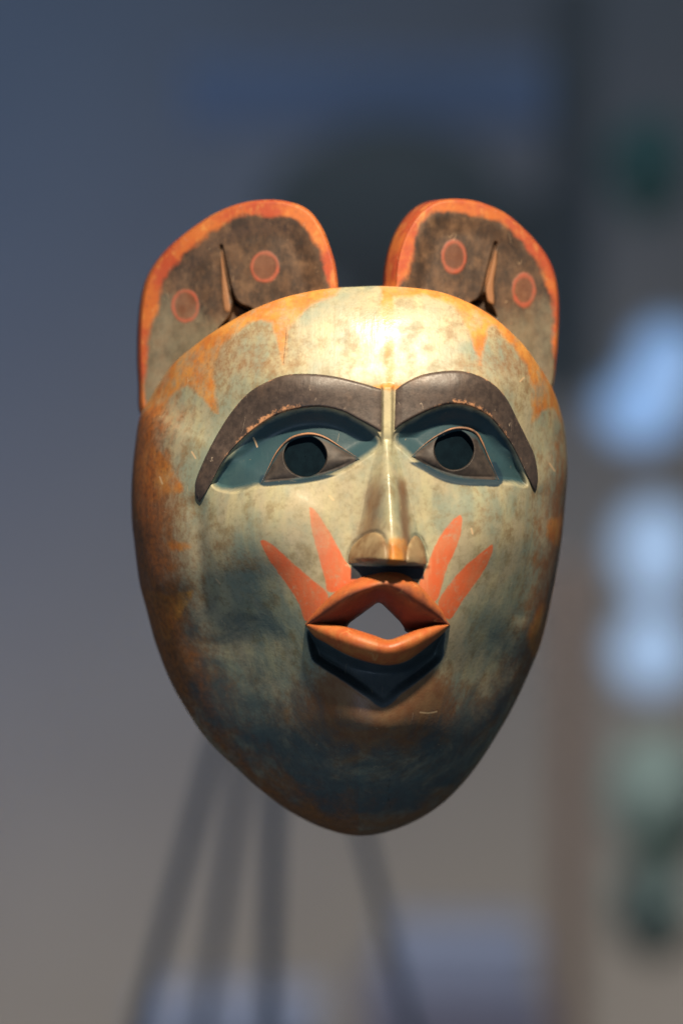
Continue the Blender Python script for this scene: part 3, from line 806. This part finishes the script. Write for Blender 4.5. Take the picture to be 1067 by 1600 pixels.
# easel with four legs on a pale plinth
yE = 0.95
apex = at(440, 800, yE)
easel = empty('easel', (at(430, 1700, yE).x, yE, 0), 'dark metal easel with four splayed legs behind the chin of the mask', 'easel')
for (u, v, dy, w) in ((205, 1640, 0.0, 12), (312, 1640, 0.18, 12), (419, 1640, 0.0, 14), (652, 1640, 0.05, 10)):
    p = at(u, v, yE + dy)
    q = apex + (p - apex) * (apex.z / (apex.z - p.z))
    tube('leg', apex, q, w * px(yE), M_METAL, easel)
tube('crossbar', apex + Vector((-0.05, 0.0, 0.01)), apex + Vector((0.05, 0.0, 0.01)), 0.012, M_METAL, easel)
yQ = 2.7
p1 = box('plinth', at(215, 1584, yQ).x, at(500, 1584, yQ).x, yQ, yQ + 0.3, 0.0, at(0, 1584, yQ).z, M_PALE, None, 0.004)
tagged(p1, 'pale blue-white plinth at the lower left, behind the easel legs', 'plinth')

# pale box to the right of the easel, on its own stand
yB = 3.0
pb = panel_at('display_box', 600, 1462, 840, 1556, yB, 0.25, M_PALE)
tagged(pb, 'pale lavender box standing behind and right of the easel', 'box')
a, b = at(560, 1556, yB - 0.1), at(860, 1556, yB - 0.1)
st = box('pedestal', a.x, b.x, yB - 0.1, yB + 0.4, 0, at(0, 1556, yB).z - 0.001, plain('grey_pedestal', (0.22, 0.20, 0.24), (0.25, 0.23, 0.27), 20, 0.7), None, 0.006)
tagged(st, 'grey pedestal carrying the pale lavender box', 'pedestal')

# brown post
yP = 2.6
a, b = at(868, 900, yP), at(912, 900, yP)
po = box('wooden_post', a.x, b.x, yP, yP + 0.06, 0, at(0, 880, yP).z, M_WOOD, None, 0.004)
tagged(po, 'slender brown wooden post right of the mask, below the lights', 'post')

# dark rounded hanging above the mask, blurred
def blob(name, u, v, ru, rv, y, depth, mat, parent=None, seed=0, p=2.0, lump=0.0):
    c = at(u, v, y); k = px(y)
    nu, nv = 48, 24
    ph = np.linspace(0, math.pi, nv)[:, None]; th = np.linspace(0, 2 * math.pi, nu, endpoint=False)[None]
    sx = np.sin(ph) * np.cos(th); sz = np.cos(ph) + 0 * th; sy = np.sin(ph) * np.sin(th)
    w = 1 + lump * np.sin(3 * th + seed) * np.sin(2 * ph + seed) + lump * 0.6 * np.sin(5 * th + 2 * seed)
    v3 = np.stack([c.x + ru * k * sx * w, y + depth * sy * w, c.z + rv * k * sz * w], -1).reshape(-1, 3)
    return make_mesh(name, v3, [grid_faces(nv, nu, True)], mat, parent)

yD = 3.2
dh = blob('dark_carving', 600, 330, 190, 130, yD, 0.10, M_DARK, None, 1.0, lump=0.06)
tagged(dh, 'large dark rounded carving out of focus above and behind the ears', 'carving')
dp = panel_at('dark_board', 520, 300, 935, 620, yD + 0.25, 0.04, M_DARK)
tagged(dp, 'charcoal board on the wall behind the mask forehead', 'board')
bp = panel_at('blue_board', 285, 85, 870, 200, yD + 0.4, 0.04, M_BLUEP)
tagged(bp, 'long dark blue board across the top behind the mask', 'board')
dc = panel_at('dark_column', 862, -40, 935, 560, yD, 0.12, M_DARKP)
tagged(dc, 'tall charcoal column at upper right, beside the green patch', 'column')
g1 = blob('shrub', 1012, 262, 60, 78, 3.0, 0.12, plain('teal_leaf', (0.20, 0.40, 0.36), (0.23, 0.44, 0.40), 30, 0.8), None, 2, lump=0.08)
tagged(g1, 'blurred teal-green shrub at upper right beside the dark column', 'shrub', 'shrubs at the right')
g2 = blob('shrub', 1030, 1255, 80, 105, 3.0, 0.12, M_LEAF, None, 3, lump=0.08)
tagged(g2, 'blurred green shrub at lower right, below the lowest lamp', 'shrub', 'shrubs at the right')
g3 = blob('shrub', 1020, 1415, 62, 80, 2.9, 0.12, M_LEAF, None, 5, lump=0.08)
tagged(g3, 'small blurred green shrub at lower right, near the brown post', 'shrub', 'shrubs at the right')

def glow(name, col, e):
    m = bpy.data.materials.new(name); m.use_nodes = True
    b_ = m.node_tree.nodes['Principled BSDF']
    b_.inputs['Base Color'].default_value = (0.8, 0.8, 0.8, 1)
    b_.inputs['Emission Color'].default_value = tuple(col) + (1,)
    lw = m.node_tree.nodes.new('ShaderNodeLayerWeight'); lw.inputs[0].default_value = 0.5
    mr = m.node_tree.nodes.new('ShaderNodeMapRange'); mr.interpolation_type = 'SMOOTHSTEP'
    mr.inputs['From Min'].default_value = 0.95; mr.inputs['From Max'].default_value = 0.1
    mr.inputs['To Min'].default_value = 0.0; mr.inputs['To Max'].default_value = e
    m.node_tree.links.new(lw.outputs['Facing'], mr.inputs['Value'])
    m.node_tree.links.new(mr.outputs[0], b_.inputs['Emission Strength'])
    return m
G1 = glow('blue_lamp_glass', (0.28, 0.50, 0.90), 0.85)
G2 = glow('white_lamp_glass', (0.42, 0.60, 0.88), 0.80)
for (u, v, ru, rv, m, lb) in ((1040, 560, 38, 40, G1, 'blue glowing globe lamp, topmost of the lights at the right'),
                              (1000, 640, 46, 40, G1, 'blue glowing globe lamp just below the topmost light'),
                              (1060, 600, 22, 26, G2, 'small whitish lamp between the two blue globe lamps'),
                              (1022, 858, 44, 52, G2, 'pale bluish globe lamp, second lowest of the lights'),
                              (1018, 1020, 44, 46, G2, 'pale bluish globe lamp, lowest of the lights at the right')):
    tagged(blob('globe_lamp', u, v, ru * 1.65, rv * 1.6, 3.6, 0.08, m), lb, 'lamp', 'glowing lamps at the right')
